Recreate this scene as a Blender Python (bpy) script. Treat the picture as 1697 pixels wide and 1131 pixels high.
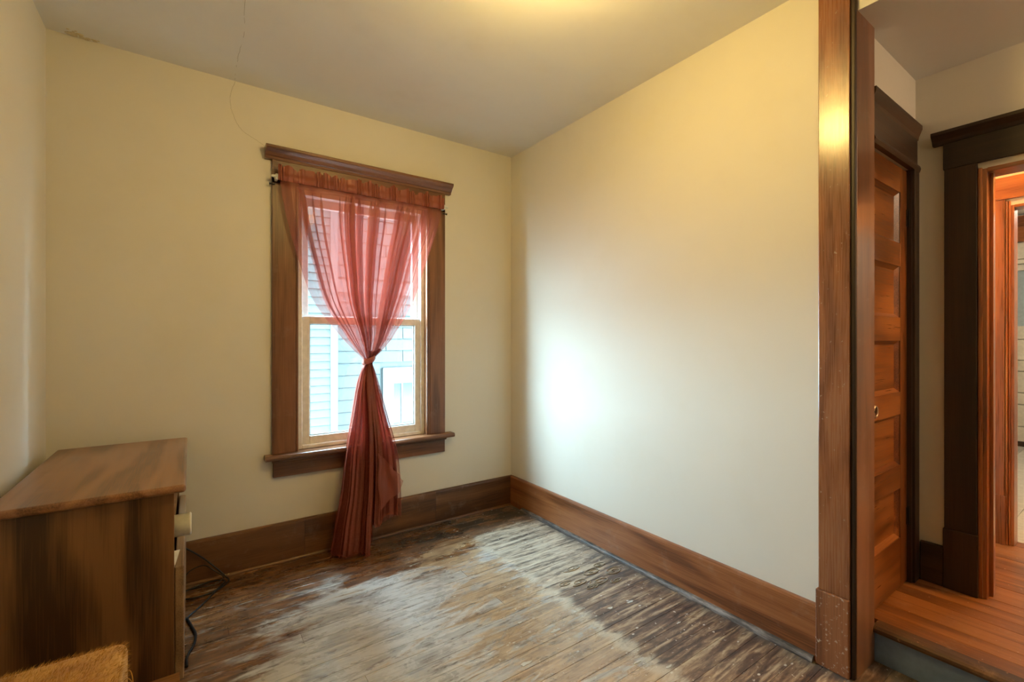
import bpy, bmesh, math, random
from mathutils import Vector, Matrix, noise as mnoise
random.seed(7)
scene = bpy.context.scene
C = scene.collection
for o in list(bpy.data.objects): bpy.data.objects.remove(o)

# ------------------------------------------------------------------ camera
H = 1.298
cd = bpy.data.cameras.new('camera'); cam = bpy.data.objects.new('camera', cd); C.objects.link(cam)
cam.location = (0, 0, H); cam.rotation_euler = (math.radians(90), 0, math.radians(-35.05))
cd.sensor_width = 36.0; cd.lens = 36.0*760/1697; cd.shift_y = -2.5/1697
cd.clip_start = 0.02
scene.camera = cam
# ------------------------------------------------------------------ sky (overcast daylight)
w = bpy.data.worlds.new('overcast_sky'); scene.world = w; w.use_nodes = True
bg = w.node_tree.nodes['Background']; bg.inputs[0].default_value = (0.60, 0.83, 1.0, 1); bg.inputs[1].default_value = 53.0
LAMP_COL = (1.0, 0.69, 0.205); LAMP_STR = 88.0
HALL_COL = (1.0, 0.55, 0.20); HALL_W = 200.0
# portal only guides daylight sampling through the window opening
pl = bpy.data.lights.new('window_portal', 'AREA'); pl.shape = 'RECTANGLE'; pl.size = 0.9; pl.size_y = 1.65
pl.cycles.is_portal = True
po = bpy.data.objects.new('window_portal', pl); C.objects.link(po)
po.location = (0.94, 3.17, 1.43); po.rotation_euler = (math.radians(-90), 0, 0)
vs = scene.view_settings
vs.view_transform = 'Standard'; vs.look = 'None'; vs.gamma = 1; vs.use_curve_mapping = False; vs.exposure = 0.14
try:
    scene.cycles.max_bounces = 5; scene.cycles.transparent_max_bounces = 12; scene.cycles.diffuse_bounces = 3; scene.cycles.glossy_bounces = 2
    scene.cycles.caustics_reflective = False; scene.cycles.caustics_refractive = False
    scene.cycles.use_adaptive_sampling = True; scene.cycles.adaptive_threshold = .06; scene.cycles.light_sampling_threshold = .03
except Exception: pass

# ------------------------------------------------------------------ node helpers
class NT:
    def __init__(s, name):
        s.m = bpy.data.materials.new(name); s.m.use_nodes = True; s.t = s.m.node_tree; s.n = s.t.nodes
        s.b = s.n['Principled BSDF']; s.out = s.n['Material Output']
    def node(s, typ, **kw):
        n = s.n.new(typ)
        for k, v in kw.items(): setattr(n, k, v)
        return n
    def link(s, a, b): s.t.links.new(a, b)
    def put(s, sock, v):
        if hasattr(v, 'is_output') or isinstance(v, bpy.types.NodeSocket): s.link(v, sock)
        else: sock.default_value = v
    def math(s, op, a, b=0.0, c=None, clamp=False):
        n = s.node('ShaderNodeMath', operation=op); n.use_clamp = clamp
        s.put(n.inputs[0], a); s.put(n.inputs[1], b)
        if c is not None: s.put(n.inputs[2], c)
        return n.outputs[0]
    def vec(s, op, a, b):
        n = s.node('ShaderNodeVectorMath', operation=op); s.put(n.inputs[0], a); s.put(n.inputs[1], b); return n.outputs[0]
    def noise(s, v, scale, detail=4, rough=.55, dist=0.0):
        n = s.node('ShaderNodeTexNoise'); s.link(v, n.inputs['Vector'])
        n.inputs['Scale'].default_value = scale; n.inputs['Detail'].default_value = detail
        n.inputs['Roughness'].default_value = rough; n.inputs['Distortion'].default_value = dist
        return n.outputs['Fac']
    def smooth(s, v, a, b):
        n = s.node('ShaderNodeMapRange', interpolation_type='SMOOTHSTEP'); s.put(n.inputs[0], v)
        n.inputs[1].default_value = a; n.inputs[2].default_value = b; return n.outputs[0]
    def ramp(s, v, stops):
        n = s.node('ShaderNodeValToRGB'); s.link(v, n.inputs[0]); e = n.color_ramp.elements
        while len(e) < len(stops): e.new(0.5)
        for i, (p, c) in enumerate(stops): e[i].position = p; e[i].color = (*c, 1)
        return n.outputs[0]
    def mix(s, f, a, b, mode='MIX'):
        n = s.node('ShaderNodeMix', data_type='RGBA', blend_type=mode)
        s.put(n.inputs[0], f)
        s.put(n.inputs[6], a if not isinstance(a, tuple) else (*a, 1)); s.put(n.inputs[7], b if not isinstance(b, tuple) else (*b, 1))
        return n.outputs[2]
    def bump(s, h, strength, dist=0.002):
        n = s.node('ShaderNodeBump'); s.link(h, n.inputs['Height']); n.inputs['Strength'].default_value = strength
        n.inputs['Distance'].default_value = dist; s.link(n.outputs[0], s.b.inputs['Normal'])
    def pos(s): return s.node('ShaderNodeNewGeometry').outputs['Position']
    def sep(s, v):
        n = s.node('ShaderNodeSeparateXYZ'); s.link(v, n.inputs[0]); return n.outputs
    def scl(s, v, t): return s.vec('MULTIPLY', v, t)

def plain(name, col, rough=.5, metal=0, spec=.5):
    k = NT(name); v = k.pos(); n = k.noise(v, 35, 4)
    c = k.mix(k.smooth(n, .3, .75), tuple(x*.86 for x in col), col)
    k.link(c, k.b.inputs['Base Color']); k.b.inputs['Roughness'].default_value = rough
    k.b.inputs['Metallic'].default_value = metal; k.b.inputs['Specular IOR Level'].default_value = spec
    return k.m

def wood(name, dark, mid, light, axis='z', rough=.35, coat=0.0, speck=0.0, scale=1.0, lines=5.0, gw=.30, wear=0.0, sc=(.62, .55, .46)):
    k = NT(name); p = k.pos()
    rnd = k.node('ShaderNodeObjectInfo').outputs['Random']
    off = k.node('ShaderNodeCombineXYZ')
    for i in range(3): k.link(k.math('MULTIPLY', rnd, (7.3, 11.1, 5.7)[i]), off.inputs[i])
    v0 = k.vec('ADD', p, off.outputs[0])
    st = {'x': (.9, 7, 7), 'y': (7, .9, 7), 'z': (7, 7, .9)}[axis]
    fine = {'x': (6, 260, 260), 'y': (260, 6, 260), 'z': (260, 260, 6)}[axis]
    v = k.scl(v0, tuple(a*scale for a in st))
    n = k.noise(v, 1.0, 3, .45, .35)
    g = k.math('PINGPONG', k.math('MULTIPLY', n, lines), 1.0)
    g = k.smooth(g, .05, .95)
    f = k.noise(k.scl(v0, fine), 1.0, 2, .5)
    t = k.math('ADD', k.math('MULTIPLY', g, gw), k.math('ADD', k.math('MULTIPLY', f, .55), .25-.5*gw))
    col = k.ramp(t, [(.25, dark), (.52, mid), (.80, light)])
    big = k.noise(k.scl(v0, tuple(.4*a for a in st)), .8, 3)
    col = k.mix(k.smooth(big, .35, .8), col, k.mix(1.0, col, (.80, .75, .7), 'MULTIPLY'))
    if speck:
        s = k.noise(p, 75, 3, .6); m = k.smooth(s, .71-.08*speck, .76-.08*speck)
        col = k.mix(k.math('MULTIPLY', m, .6), col, sc)
    if wear:
        s2 = k.noise(k.scl(p, (9, 9, 9)), 1.0, 6, .7); col = k.mix(k.math('MULTIPLY', k.smooth(s2, .55, .72), wear), col, sc)
    k.link(col, k.b.inputs['Base Color'])
    r = k.math('ADD', k.math('MULTIPLY', f, .2), rough-.1); k.link(r, k.b.inputs['Roughness'])
    k.b.inputs['Coat Weight'].default_value = coat; k.b.inputs['Coat Roughness'].default_value = .18
    return k.m

def plaster(name, col, stain, amt=.35, bumpy=.25):
    k = NT(name); p = k.pos()
    n = k.noise(p, 2.2, 4, .65)
    c = k.mix(k.math('MULTIPLY', k.smooth(n, .45, .8), amt), col, stain)
    k.link(c, k.b.inputs['Base Color']); k.b.inputs['Roughness'].default_value = .55
    k.b.inputs['Specular IOR Level'].default_value = .25
    k.bump(k.math('MULTIPLY', k.noise(p, 4.5, 2), 3.0), bumpy, .004)
    return k.m

# ------------------------------------------------------------------ materials
M = {}
M['wall'] = plaster('cream_wall_paint', (.80, .752, .67), (.74, .675, .55))
M['wall_landing'] = plaster('landing_wall_paint', (.82, .77, .66), (.74, .68, .56))
M['ceiling'] = plaster('ceiling_paint', (.84, .82, .79), (.76, .71, .65), .45, .4)
M['hall'] = plaster('hall_wall_paint', (.80, .66, .46), (.74, .6, .4), .2)
trimc = ((.075, .028, .013), (.18, .072, .032), (.27, .115, .052))
M['trim_x'] = wood('trim_wood_x', *trimc, axis='x', rough=.34, coat=.3, wear=.06)
M['trim_y'] = wood('trim_wood_y', *trimc, axis='y', rough=.34, coat=.3, wear=.06)
M['trim_z'] = wood('trim_wood_z', *trimc, axis='z', rough=.34, coat=.3, wear=.06)
bbc = ((.09, .028, .010), (.27, .092, .030), (.41, .16, .058))
M['base_x'] = wood('baseboard_wood_x', (.05, .02, .008), (.15, .062, .022), (.24, .11, .042), axis='x', rough=.4, coat=.15, wear=.1)
M['base_y'] = wood('baseboard_wood_y', *bbc, axis='y', rough=.36, coat=.3, wear=.08, lines=6, gw=.28)
postc = ((.13, .042, .017), (.27, .10, .040), (.38, .155, .066))
M['post'] = wood('opening_casing_wood', *postc, axis='z', rough=.28, coat=.5, speck=.35, lines=7)
M['plinth'] = wood('plinth_wood', *postc, axis='z', rough=.4, coat=.2, speck=1.3)
M['jamb'] = wood('jamb_wood', (.14, .058, .028), (.28, .128, .066), (.38, .19, .10), axis='z', rough=.33, coat=.3, wear=.12)
doorc = ((.10, .030, .007), (.27, .088, .021), (.42, .165, .045))
M['door_x'] = wood('door_wood_x', *doorc, axis='x', rough=.32, coat=.35)
M['door_z'] = wood('door_wood_z', *doorc, axis='z', rough=.32, coat=.35)
halc = ((.11, .028, .006), (.30, .085, .017), (.42, .14, .03))
M['hall_z'] = wood('hall_trim_z', *halc, axis='z', rough=.3, coat=.3)
M['hall_y'] = wood('hall_trim_y', *halc, axis='y', rough=.3, coat=.3)
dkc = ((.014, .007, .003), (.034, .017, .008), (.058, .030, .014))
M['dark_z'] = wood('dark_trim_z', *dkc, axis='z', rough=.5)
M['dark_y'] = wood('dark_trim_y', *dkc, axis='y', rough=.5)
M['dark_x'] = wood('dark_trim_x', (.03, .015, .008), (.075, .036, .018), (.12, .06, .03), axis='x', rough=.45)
M['cab_top'] = wood('cabinet_top_wood', (.09, .036, .016), (.27, .125, .06), (.37, .19, .10), axis='y', rough=.34, coat=.25, lines=7, wear=.18, sc=(.42, .22, .12))
M['cab_side'] = wood('cabinet_side_wood', (.06, .028, .012), (.17, .082, .034), (.26, .13, .055), axis='z', rough=.42, coat=.1, lines=6, gw=.6, scale=.75)
M['cab_edge'] = wood('cabinet_edge_wood', (.10, .04, .012), (.27, .115, .034), (.38, .18, .06), axis='x', rough=.35, coat=.2)
M['cab_front'] = wood('cabinet_front_wood', (.14, .08, .045), (.30, .19, .11), (.42, .29, .18), axis='y', rough=.4, coat=.1)
lf = ((.10, .034, .010), (.26, .098, .027), (.38, .165, .05))
M['landing_floor'] = wood('landing_floor_wood', *lf, axis='y', rough=.38, coat=.3, speck=.3, wear=.1)
M['nosing'] = wood('worn_nosing_wood', (.015, .007, .004), (.045, .020, .009), (.12, .055, .022), axis='y', rough=.5, speck=.7, wear=.35, sc=(.34, .19, .09))
M['riser'] = plain('blue_grey_riser_paint', (.20, .31, .56), .45)
M['vinyl'] = plain('white_vinyl', (.90, .89, .87), .35)
M['tile'] = plain('white_tile', (.78, .76, .70), .25)
M['kitchen'] = plaster('kitchen_paint', (.80, .76, .68), (.76, .7, .6), .2)
M['white_paint'] = plain('white_board_paint', (.80, .74, .62), .45)
M['gasket'] = plain('grey_gasket', (.42, .48, .48), .5)
M['metal_dark'] = plain('dark_metal', (.05, .045, .04), .4, .8)
M['nickel'] = plain('worn_nickel', (.68, .58, .46), .35, .7)
M['white_plastic'] = plain('white_plastic', (.80, .80, .76), .35)
M['cable'] = plain('black_cable_rubber', (.012, .013, .015), .35)
M['brass'] = plain('brass', (.8, .6, .25), .3, 1)
M['roll'] = plain('off_white_roll', (.82, .81, .74), .3)
M['paper'] = plain('white_paper', (.85, .85, .84), .6)
M['grime'] = plain('grey_grime', (.20, .19, .18), .8)
M['dirt_line'] = plain('wall_crack', (.30, .24, .16), .9)
M['chip'] = plain('chipped_plaster', (.72, .62, .42), .8)
M['residue'] = plain('cream_adhesive_residue', (.40, .36, .30), .6)
M['fleck'] = plain('white_paint_fleck', (.62, .62, .60), .5)
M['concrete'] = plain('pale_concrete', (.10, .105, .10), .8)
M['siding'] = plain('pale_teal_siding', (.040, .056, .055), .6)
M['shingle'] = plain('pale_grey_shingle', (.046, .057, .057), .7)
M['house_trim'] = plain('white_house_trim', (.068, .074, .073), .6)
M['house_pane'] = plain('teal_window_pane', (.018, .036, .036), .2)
M['roofing'] = plain('grey_roofing', (.08, .085, .09), .8)

def glassmat(name, col=(1, 1, 1), refl=.07):
    k = NT(name); t = k.node('ShaderNodeBsdfTransparent'); t.inputs[0].default_value = (*col, 1)
    g = k.node('ShaderNodeBsdfGlossy'); g.inputs['Roughness'].default_value = .02
    mx = k.node('ShaderNodeMixShader'); mx.inputs[0].default_value = refl
    k.link(t.outputs[0], mx.inputs[1]); k.link(g.outputs[0], mx.inputs[2]); k.link(mx.outputs[0], k.out.inputs[0])
    return k.m
M['glass'] = glassmat('clear_glass', (.95, 1, .99), .05)

def emis(name, col, st):
    k = NT(name); k.b.inputs['Base Color'].default_value = (.9, .85, .7, 1)
    k.b.inputs['Emission Color'].default_value = (*col, 1); k.b.inputs['Emission Strength'].default_value = st
    return k.m
M['lamp_glass'] = emis('lit_lamp_glass', LAMP_COL, LAMP_STR)

def sheer(name, opacity):
    k = NT(name); p = k.pos()
    wv = k.noise(k.scl(p, (900, 900, 300)), 1.0, 2)
    tr = k.node('ShaderNodeBsdfTransparent'); tr.inputs[0].default_value = (1.0, .86, .86, 1)
    df = k.node('ShaderNodeBsdfDiffuse'); df.inputs[0].default_value = (.40, .125, .078, 1)
    tl = k.node('ShaderNodeBsdfTranslucent'); tl.inputs[0].default_value = (.55, .12, .085, 1)
    m1 = k.node('ShaderNodeMixShader'); m1.inputs[0].default_value = .25
    k.link(df.outputs[0], m1.inputs[1]); k.link(tl.outputs[0], m1.inputs[2])
    gl = k.node('ShaderNodeBsdfGlossy'); gl.inputs['Roughness'].default_value = .38; gl.inputs[0].default_value = (.9, .6, .55, 1)
    m2 = k.node('ShaderNodeMixShader'); m2.inputs[0].default_value = .05
    k.link(m1.outputs[0], m2.inputs[1]); k.link(gl.outputs[0], m2.inputs[2])
    m3 = k.node('ShaderNodeMixShader')
    k.link(k.math('ADD', opacity-.05, k.math('MULTIPLY', wv, .1)), m3.inputs[0])
    k.link(tr.outputs[0], m3.inputs[1]); k.link(m2.outputs[0], m3.inputs[2]); k.link(m3.outputs[0], k.out.inputs[0])
    return k.m
M['sheer'] = sheer('rust_sheer_voile', .51)
M['sheer_head'] = sheer('rust_sheer_gathered', .86)

def plush():
    k = NT('golden_plush'); p = k.pos(); n = k.noise(p, 14, 4); n2 = k.noise(k.scl(p, (30, 90, 30)), 1.0, 3)
    c = k.ramp(n, [(.3, (.44, .20, .032)), (.55, (.68, .37, .075)), (.8, (.80, .52, .18))])
    c = k.mix(k.math('MULTIPLY', k.smooth(n2, .6, .75), .5), c, (.22, .10, .02))
    k.link(c, k.b.inputs['Base Color']); k.b.inputs['Roughness'].default_value = .8
    k.b.inputs['Sheen Weight'].default_value = .4
    return k.m
M['plush'] = plush()

def floor_material():
    k = NT('worn_floorboards'); p = k.pos(); x, y, z = k.sep(p)
    rnd = k.node('ShaderNodeObjectInfo').outputs['Random']
    N = lambda sx, sy, d=5, r=.62, ds=.3: k.noise(k.scl(p, (sx, sy, 1)), 1.0, d, r, ds)
    grain = N(3.2, 70, 4, .6, .5); fine = N(12, 240, 2, .6); patch = N(1.6, 4.2, 6, .70, .6); patch2 = N(3.6, 11, 5, .72, .5); blot = N(6.5, 15, 4, .7, .6)
    brown = k.ramp(k.math('ADD', k.math('MULTIPLY', grain, .5), k.math('MULTIPLY', blot, .5)), [(.32, (.035, .014, .007)), (.48, (.125, .050, .018)), (.60, (.26, .115, .038)), (.72, (.38, .20, .085))])
    tan = k.ramp(k.math('ADD', k.math('MULTIPLY', grain, .5), k.math('MULTIPLY', blot, .5)), [(.32, (.15, .085, .042)), (.48, (.36, .235, .125)), (.62, (.55, .41, .25))])
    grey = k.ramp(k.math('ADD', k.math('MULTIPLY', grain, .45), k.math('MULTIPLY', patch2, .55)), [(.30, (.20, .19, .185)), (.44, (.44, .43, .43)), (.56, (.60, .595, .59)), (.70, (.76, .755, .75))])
    # traffic wear plus window sheen painted in as pale grey, in the middle of the room, varnish left at back and left margins
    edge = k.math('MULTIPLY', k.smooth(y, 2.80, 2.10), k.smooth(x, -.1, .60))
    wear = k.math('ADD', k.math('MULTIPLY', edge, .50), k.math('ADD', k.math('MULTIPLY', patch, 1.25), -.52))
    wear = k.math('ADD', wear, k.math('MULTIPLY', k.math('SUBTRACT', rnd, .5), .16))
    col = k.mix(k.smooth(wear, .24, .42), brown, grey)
    bare = k.math('ADD', k.math('MULTIPLY', k.smooth(x, .70, 1.35), .20), patch2)
    bare = k.math('ADD', bare, k.math('MULTIPLY', k.smooth(y, 2.3, 1.4), .07))
    bare = k.math('ADD', bare, k.math('MULTIPLY', k.math('SUBTRACT', rnd, .5), .10))
    col = k.mix(k.math('MULTIPLY', k.smooth(bare, .61, .73), .85), col, tan)
    dk = N(9, 34, 5, .72)
    col = k.mix(k.math('MULTIPLY', k.smooth(dk, .54, .64), .60), col, (.075, .046, .034))
    lt = N(7, 46, 4, .65)
    col = k.mix(k.math('MULTIPLY', k.smooth(lt, .60, .68), .55), col, (.58, .54, .48))
    # old carpet-edge band along the right wall: streaks of dark varnish and cream glue
    wob = N(4, 22, 4, .7)
    xe = k.math('ADD', x, k.math('MULTIPLY', k.math('SUBTRACT', wob, .5), .16))
    band = k.smooth(xe, 1.505, 1.535)
    s1 = N(1.9, 25, 5, .60, .7); s2 = N(10, 42, 5, .7, .8)
    ss = k.math('ADD', k.math('MULTIPLY', s1, .60), k.math('MULTIPLY', s2, .40))
    back = k.smooth(y, 1.55, 2.15)
    ss = k.math('ADD', ss, k.math('MULTIPLY', back, .035))
    front = k.ramp(ss, [(.42, (.060, .036, .030)), (.49, (.135, .078, .056)), (.54, (.26, .175, .115)), (.61, (.47, .37, .26))])
    backc = k.ramp(ss, [(.43, (.075, .060, .052)), (.49, (.22, .185, .15)), (.54, (.44, .38, .31)), (.61, (.62, .56, .47))])
    col = k.mix(band, col, k.mix(back, front, backc))
    line = k.math('MULTIPLY', k.smooth(xe, 1.46, 1.50), k.smooth(xe, 1.58, 1.52))
    line = k.math('MULTIPLY', line, k.math('MULTIPLY', k.smooth(y, 2.65, 2.5), k.smooth(blot, .38, .56)))
    col = k.mix(k.math('MULTIPLY', line, .8), col, (.56, .52, .45))
    # varnish and black grime by the back wall
    bk = k.math('MULTIPLY', k.smooth(k.math('ADD', y, k.math('MULTIPLY', k.math('SUBTRACT', patch2, .5), .6)), 2.55, 2.68), k.smooth(x, .3, .9))
    col = k.mix(k.math('MULTIPLY', bk, .85), col, brown)
    gr = N(6, 13, 5, .7)
    gm = k.math('MULTIPLY', k.smooth(gr, .44, .52), k.math('MULTIPLY', k.smooth(y, 2.58, 2.76), k.smooth(x, .85, 1.1)))
    col = k.mix(k.math('MULTIPLY', gm, .88), col, (.032, .027, .022))
    eg = k.math('MULTIPLY', k.smooth(x, 1.98, 2.04), k.smooth(gr, .35, .6))
    col = k.mix(k.math('MULTIPLY', eg, .7), col, (.10, .095, .09))
    # white paint spatter
    vo = k.node('ShaderNodeTexVoronoi'); k.link(k.scl(p, (1, 1.6, 1)), vo.inputs['Vector']); vo.inputs['Scale'].default_value = 17
    sp = k.math('MULTIPLY', k.smooth(vo.outputs['Distance'], .16, .09), k.smooth(N(5, 6, 3), .51, .55))
    sp = k.math('MULTIPLY', sp, k.smooth(x, .5, 1.2))
    sp2 = k.math('MULTIPLY', k.smooth(k.noise(p, 48, 3, .6), .66, .70), k.smooth(x, .3, 1.0))
    col = k.mix(k.math('MULTIPLY', k.math('MAXIMUM', sp, sp2), .85), col, (.66, .65, .62))
    k.link(col, k.b.inputs['Base Color'])
    r = k.math('ADD', k.math('MULTIPLY', patch2, .36), .10)
    r = k.math('ADD', r, k.math('MULTIPLY', band, .16))
    k.link(r, k.b.inputs['Roughness'])
    k.b.inputs['Specular IOR Level'].default_value = 1.0
    k.bump(grain, .32, .003)
    return k.m
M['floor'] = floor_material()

# ------------------------------------------------------------------ geometry helpers
def box(bm, x0, x1, y0, y1, z0, z1, bev=0.0, seg=2):
    r = bmesh.ops.create_cube(bm, size=1.0)
    vs_ = r['verts']
    for v in vs_:
        v.co = Vector(((x0+x1)/2+v.co.x*(x1-x0), (y0+y1)/2+v.co.y*(y1-y0), (z0+z1)/2+v.co.z*(z1-z0)))
    if bev:
        es = list({e for v in vs_ for e in v.link_edges})
        bmesh.ops.bevel(bm, geom=es, offset=bev, segments=seg, profile=.5, affect='EDGES')

def prism(bm, prof, a0, a1, axis, conv=None):
    """extrude a 2-D profile (list of (p,q)) along axis from a0 to a1"""
    def pt(p, q, a):
        return {'x': (a, p, q), 'y': (p, a, q), 'z': (p, q, a)}[axis]
    A = [bm.verts.new(pt(p, q, a0)) for p, q in prof]; B = [bm.verts.new(pt(p, q, a1)) for p, q in prof]
    n = len(prof)
    for i in range(n): bm.faces.new((A[i], A[(i+1) % n], B[(i+1) % n], B[i]))
    bm.faces.new(A); bm.faces.new(list(reversed(B)))
    bmesh.ops.recalc_face_normals(bm, faces=bm.faces)

def tube(bm, pts, r, seg=8, caps=True):
    pts = [Vector(p) for p in pts]; rings = []
    up = Vector((0, 0, 1))
    for i, p in enumerate(pts):
        d = (pts[min(i+1, len(pts)-1)]-pts[max(i-1, 0)]).normalized()
        a = d.cross(up)
        if a.length < 1e-3: a = d.cross(Vector((1, 0, 0)))
        a.normalize(); b = d.cross(a)
        rr = r[i] if isinstance(r, (list, tuple)) else r
        rings.append([bm.verts.new(p+rr*(math.cos(2*math.pi*j/seg)*a+math.sin(2*math.pi*j/seg)*b)) for j in range(seg)])
    for i in range(len(rings)-1):
        for j in range(seg):
            bm.faces.new((rings[i][j], rings[i][(j+1) % seg], rings[i+1][(j+1) % seg], rings[i+1][j]))
    if caps:
        bm.faces.new(rings[0]); bm.faces.new(list(reversed(rings[-1])))
    bmesh.ops.recalc_face_normals(bm, faces=bm.faces)

def spline(cp, n):
    out = []; m = len(cp)
    for i in range(m-1):
        p0 = Vector(cp[max(i-1, 0)]); p1 = Vector(cp[i]); p2 = Vector(cp[i+1]); p3 = Vector(cp[min(i+2, m-1)])
        for j in range(n):
            t = j/n
            out.append(.5*((2*p1)+(p2-p0)*t+(2*p0-5*p1+4*p2-p3)*t*t+(3*p1-p0-3*p2+p3)*t**3))
    out.append(Vector(cp[-1])); return out

def obj(name, bm, m, parent=None, smooth=False, kind=None):
    me = bpy.data.meshes.new(name); bm.to_mesh(me); bm.free()
    me.materials.append(M[m] if isinstance(m, str) else m)
    if smooth:
        for p in me.polygons: p.use_smooth = True
    o = bpy.data.objects.new(name, me); C.objects.link(o)
    if parent is not None:
        o.parent = parent; o.matrix_parent_inverse = base_matrix(parent).inverted()
    if kind: o['kind'] = kind
    return o
def base_matrix(o):
    return Matrix.Translation(o.location) if o.parent is None else Matrix.Identity(4)
def thing(name, loc, label, cat, kind=None, group=None):
    o = bpy.data.objects.new(name, None); o.empty_display_size = .1; C.objects.link(o); o.location = loc
    return tag(o, label, cat, kind, group)
def tag(o, label, cat, kind=None, group=None):
    o['label'] = label; o['category'] = cat
    if kind: o['kind'] = kind
    if group: o['group'] = group
    return o
def bx(name, dims, m, parent=None, bev=0.0, kind=None):
    bm = bmesh.new(); box(bm, *dims, bev=bev); return obj(name, bm, m, parent, kind=kind)
def struct(name, boxes, m, label, cat):
    bm = bmesh.new()
    for b in boxes: box(bm, *b)
    return tag(obj(name, bm, m), label, cat, 'structure')

# ------------------------------------------------------------------ room shell
XL, XR, YB, ZC, YF = -.548, 2.082, 2.98, 2.74, -1.3
WX0, WX1, WZ0, WZ1 = .515, 1.372, .630, 2.225
OX1 = 2.262            # landing side of the right wall
OY0, OY1, OZ = -.42, .69, 2.66   # cased opening in the right wall
LZ, LC = .15, 2.555     # landing floor and ceiling
LY, LX = .697, 2.88    # landing closet wall and far wall
wb = struct('wall_back', [(XL-.15, WX0, YB, YB+.17, -.05, ZC+.1), (WX1, XR+.16, YB, YB+.17, -.05, ZC+.1),
     (WX0, WX1, YB, YB+.17, -.05, WZ0), (WX0, WX1, YB, YB+.17, WZ1, ZC+.1)], 'wall', 'cream tan plaster wall around the curtained window', 'wall')
wl = struct('wall_left', [(XL-.15, XL, YF-.15, YB, -.05, ZC+.1)], 'wall', 'cream tan plaster wall at the left behind the cabinet', 'wall')
wr = struct('wall_right', [(XR, OX1-.02, OY1+.01, YB, -.05, ZC+.1), (XR, OX1-.02, YF, OY0, -.05, ZC+.1), (XR, OX1-.02, OY0, OY1+.01, OZ, ZC+.1)],
     'wall', 'large pale cream plaster wall beside the window corner', 'wall')
wf = struct('wall_front', [(XL-.15, XR+.16, YF-.15, YF, -.05, ZC+.1)], 'wall', 'cream plaster wall behind the viewer', 'wall')
ce = struct('ceiling', [(XL, XR, YF, YB, ZC, ZC+.1)], 'ceiling', 'off white plaster ceiling with a hairline crack', 'ceiling')

def crack(name, pts, parent, r=.0011, m='dirt_line'):
    cp = spline(pts, 8); cp = [p+Vector((random.uniform(-.002, .002), 0, random.uniform(-.002, .002))) for p in cp]
    bm = bmesh.new(); tube(bm, cp, r, 4); return obj(name, bm, m, parent)
crack('crack', [(.205, YB, 2.739), (.18, YB, 2.63), (.20, YB, 2.54), (.235, YB, 2.477), (.30, YB, 2.44), (.355, YB, 2.41)], wb, .0005)
crack('crack', [(.204, 2.975, ZC), (.199, 2.75, ZC), (.207, 2.5, ZC), (.19, 2.2, ZC), (.195, 1.8, ZC)], ce, .0005)
bm = bmesh.new()
for i in range(26):
    x = -.47+abs(random.gauss(0, .05)); y = YB-abs(random.gauss(0, .02))-.004
    s = random.uniform(.003, .011)
    r = bmesh.ops.create_icosphere(bm, subdivisions=1, radius=s)
    for v in r['verts']:
        v.co = Vector((v.co.x*random.uniform(.8, 1.8), v.co.y, v.co.z*.5))+Vector((x, y, ZC-.001))
obj('plaster_chips', bm, 'chip', ce, kind='stuff')

# floor: each board its own piece
fl = struct('floor', [(XL, OX1+.03, YF, YB, -.06, -.021)], 'grime', 'worn scraped wooden floorboards of the small room', 'floor')
y = YF+.005; row = 0
while y < YB-.005:
    wd = min(.083, YB-y)
    cuts = [XL, XR if y > .70 or y < OY0-.08 else OX1+.02]
    if row % 3 != 1: cuts.insert(1, random.uniform(.1, 1.3))
    for a, b in zip(cuts[:-1], cuts[1:]):
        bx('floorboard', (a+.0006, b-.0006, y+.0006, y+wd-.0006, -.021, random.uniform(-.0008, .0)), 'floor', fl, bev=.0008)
    y += wd; row += 1
# scroll shaped glue ridges near the right wall and a few paint chips
def scroll(cx, cy, s, rot, turns=1.6, sx=1.0):
    pts = []
    for i in range(26):
        t = i/25; a = rot+turns*2*math.pi*t; rr = s*(1-t*.82)
        pts.append((cx+sx*rr*math.cos(a), cy+.55*rr*math.sin(a), .0012))
    return pts
for (cx, cy, s, rot, sx) in [(1.945, 1.775, .062, .6, 1.1), (1.80, 1.745, .055, 2.2, 1.4), (1.70, 1.80, .045, 3.6, 1.3), (1.84, 1.84, .05, 1.0, 1.5),
                             (1.92, 1.875, .04, 4.2, 1.3), (1.72, 1.73, .035, 5.0, 1.4), (1.63, 1.83, .04, .2, 1.2), (1.77, 1.93, .045, 2.9, 1.5), (1.88, 1.70, .03, 2.0, 1.5)]:
    bm = bmesh.new(); tube(bm, scroll(cx, cy, s, rot, sx=sx), .0026, 5); obj('glue_ridge', bm, 'residue', fl)
for (cx, cy, s) in [(1.335, 1.56, .030), (1.10, 1.47, .034), (.98, 1.38, .02), (1.66, 1.54, .020), (1.78, 1.52, .022), (1.47, 1.22, .018), (1.24, 1.70, .014), (1.55, 1.13, .02), (1.83, 1.28, .014)]:
    bm = bmesh.new(); n = 11; ring = []
    for j in range(n):
        a = 2*math.pi*j/n; rr = s*random.uniform(.35, 1.0); ring.append((cx+rr*math.cos(a)*1.2, cy+rr*.5*math.sin(a)))
    prism(bm, ring, -.001, .0012, 'z'); obj('paint_fleck', bm, 'fleck', fl)

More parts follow.
